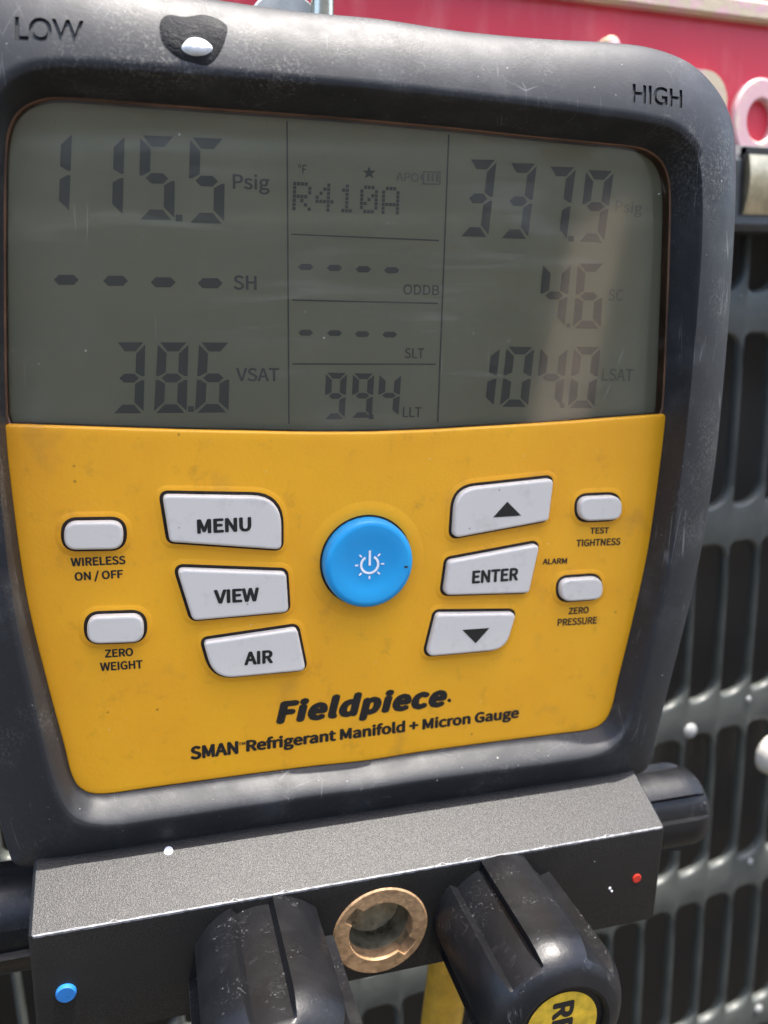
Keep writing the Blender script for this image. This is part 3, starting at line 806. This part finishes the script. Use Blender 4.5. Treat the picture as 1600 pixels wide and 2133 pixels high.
# ---- knobs
def knob_mesh(R, L0, L1, nr=5, ph=0.0, duty=.57, depth=.14):
    rs = []; e = .028; P = 2 * math.pi / nr; av = [0, e] + [e + (duty - e) * i / 12 for i in range(1, 13)] + [duty + e] + [duty + e + (1 - duty - e) * i / 9 for i in range(1, 9)]
    th_ = [rad(ph) + P * (q + a_ + 1e-6) for q in range(nr) for a_ in av]; n = len(th_)
    def rr(th):
        a_ = ((math.degrees(th) - ph) % (360 / nr)) / (360 / nr)
        if a_ < e: k_ = a_ / e
        elif a_ < duty: k_ = 1
        elif a_ < duty + e: k_ = 1 - (a_ - duty) / e
        else: k_ = 0
        return R * (1 - depth * (1 - k_)), a_, k_
    zs = [0, .0006] + [L0 * i / 14 for i in range(2, 15)] + [L0 + (L1 - L0) * t for t in (.15, .3, .5, .7, .88, 1)]
    for z_ in zs:
        if z_ <= L0 * .86: cone = R * 2
        else:
            t = (z_ - L0 * .86) / (L1 - L0 * .86); cone = R * (1.0 - .30 * (1 - math.sqrt(max(0, 1 - t * t))) - .06 * t)
        if z_ < .0007: cone = R * (.97 + .03 * z_ / .0006)
        rs.append([(min(rr(t_)[0] * (1 - .02 * (1 - z_ / L1)), cone), t_, z_) for t_ in th_])
    rl = R * .56
    e_ = rs[-1]
    for r_, z_ in ((R * .62, L1 + .0001), (rl + .0004, L1), (rl + .0001, L1 - .0004), (rl, L1 - .0010)):
        rs.append([(min(r_, 9), t, z_) for _, t, _z in e_])
    return rs, rl
def knob(name, origin, axis, up, R, L0, L1, ph, lab=None, depth=.14, duty=.57):
    rs, rl = knob_mesh(R, L0, L1, 5, ph, duty, depth)
    ax = Vector(axis).normalized(); u_ = Vector(up).normalized(); s_ = u_.cross(ax)   # s_ right-hand side seen along the axis from its tip
    def pt(r_, t, z_): return origin + ax * z_ + (s_ * math.cos(t) + u_ * math.sin(t)) * r_
    m = MB(); m.rings([[pt(*q) for q in r_] for r_ in rs], cap1=True)
    kb = m.build(name, KNOB, gauge, angle=28)
    zd = L1 - .0009
    m = MB(); m.add([pt(rl * .86, 2 * math.pi * i / 48, zd) for i in range(48)], [tuple(range(48))]); m.build('knob_label', DISC, kb, smooth=False)
    if lab:
        v, f = glyphs(lab, .02)
        x0 = min(p.x for p in v); x1 = max(p.x for p in v); y1 = max(p.y for p in v)
        hh = rl * .52; ww = rl * 1.25
        # the word reads downwards
        vv = [origin + ax * (zd + .00005 + .3 * p.z) - u_ * (((p.x - x0) / (x1 - x0) - .5) * ww) + s_ * ((p.y / y1 - .5) * hh) for p in v]
        ob('lettering', vv, f, INK, kb, smooth=False)
    return kb
kc = D(1033, 1903, YF); kr = (D(1033 + 125, 1903, YF) - kc).length
zc = (M @ Vector((kc.x, -kc.z, kc.y)) + T).z
kL = lambda kk: zc / M[2][2] * (1 - 1 / kk)
# right-hand vector seen from the tip: facing +y the viewer's right is +x
knob('refrigerant_knob', kc, (0, -1, 0), (0, 0, 1), kr, kL(1.166), kL(1.19), 66, 'REF')
knob('vacuum_knob', Vector((-kc.x + .0003, kc.y, kc.z)), (0, -1, 0), (0, 0, 1), kr, kL(1.166), kL(1.19), 41, 'VAC')
sc0 = D(1462, 1668, .012); sr = .0108
xe = D(1487, 1660, .004).x
knob('high_side_knob', Vector((HB, .012, sc0.z)), (1, 0, 0), (0, 0, 1), sr, xe - HB - .002, xe - HB, 20)
knob('low_side_knob', Vector((-HL, .012, sc0.z)), (-1, 0, 0), (0, 0, 1), sr, xe - HB - .002, xe - HB, 20)

# ---- sight port between the knobs
n = 96
def inner_r(t, slot):
    if not slot: return sri
    d = min(abs((math.degrees(t) - a_ + 180) % 360 - 180) for a_ in (142, 322))
    w_ = 15
    return sro * .83 if d < w_ else sri
def cr_(fn, y_): return [Vector((sp.x + fn(2 * math.pi * i / n) * math.cos(2 * math.pi * i / n), y_, sp.z + fn(2 * math.pi * i / n) * math.sin(2 * math.pi * i / n))) for i in range(n)]
YR = YF - .0004
m = MB(); m.rings([cr_(lambda t: sro, YF + .001), cr_(lambda t: sro, YR + .0004), cr_(lambda t: sro - .0004, YR), cr_(lambda t: inner_r(t, 1) + .0001, YR), cr_(lambda t: inner_r(t, 1), YR + .0002), cr_(lambda t: inner_r(t, 1), YR + .0030)])
port = m.build('sight_port', BRASS, gauge, angle=40)
m = MB(); m.rings([cr_(lambda t: sro * .86, YR + .0029), cr_(lambda t: sri, YR + .0029), cr_(lambda t: sri * .98, YR + .0032), cr_(lambda t: sri * .9, YR + .0075), cr_(lambda t: sri * .35, YR + .0088)], cap1=True)
m.build('port_bore', BRASSD, port, angle=40)

# ---- hanging hook
hk = empty('hanging_hook'); hk.parent = gauge
c0 = D(672, 20, .030)
path = [Vector((c0.x, .030, .05)), Vector((c0.x, .030, c0.z)), Vector((c0.x, .030, c0.z + .035)), Vector((c0.x, .036, c0.z + .05)), Vector((c0.x, .052, c0.z + .058)), Vector((c0.x, .068, c0.z + .052)), Vector((c0.x, .072, c0.z + .035))]
pp = crom(path, 6); rr_ = .0023; rs = []
for i, p in enumerate(pp):
    d = (pp[min(i + 1, len(pp) - 1)] - pp[max(i - 1, 0)]).normalized(); a_ = Vector((1, 0, 0)); b_ = d.cross(a_)
    rs.append([p + (a_ * math.cos(rad(q * 22.5)) + b_ * math.sin(rad(q * 22.5))) * rr_ for q in range(16)])
m = MB(); m.rings(rs, cap0=True, cap1=True); m.build('hook_rod', STEEL, hk)
dc = D(594, 78, .034); dr = 72 / FPX * .19
m = MB(); m.rings([circ(dc, dr, .038), circ(dc, dr, .0325), circ(dc, dr - .0005, .032), circ(dc, dr * .5, .032)], cap0=True, cap1=True); m.build('pivot_disc', STEELG, hk)

# ------------------------------------------------------------------ yellow hose under the block
hz = empty('charging_hose', GMAT, label='yellow charging hose hanging below the centre of the manifold block', category='hose')
hc = D(935, 2090, .012)
pts = [Vector((hc.x, .012, -.0925)), Vector((hc.x, .013, -.12)), Vector((hc.x - .004, .02, -.2)), Vector((hc.x - .02, .03, -.4)), Vector((hc.x - .05, .02, -.62)), Vector((hc.x - .12, -.06, -.735)), Vector((hc.x - .4, -.2, -.742))]
pp = crom(pts, 8); rs = []
for i, p in enumerate(pp):
    d = (pp[min(i + 1, len(pp) - 1)] - pp[max(i - 1, 0)]).normalized(); a_ = Vector((0, 1, 0)).cross(d).normalized(); b_ = d.cross(a_)
    r_ = .0052
    rs.append([p + (a_ * math.cos(rad(q * 22.5)) + b_ * math.sin(rad(q * 22.5))) * r_ for q in range(16)])
m = MB(); m.rings(rs, cap0=True, cap1=True); m.build('hose_tube', HOSE, hz)
m = MB(); m.rings([[Vector((hc.x + .0078 * math.cos(rad(60 * q)), .012 + .0078 * math.sin(rad(60 * q)), z_)) for q in range(6)] for z_ in (-.0923, -.105)], cap0=True, cap1=True)
m.build('hose_coupling', BRASS, hz, smooth=False)
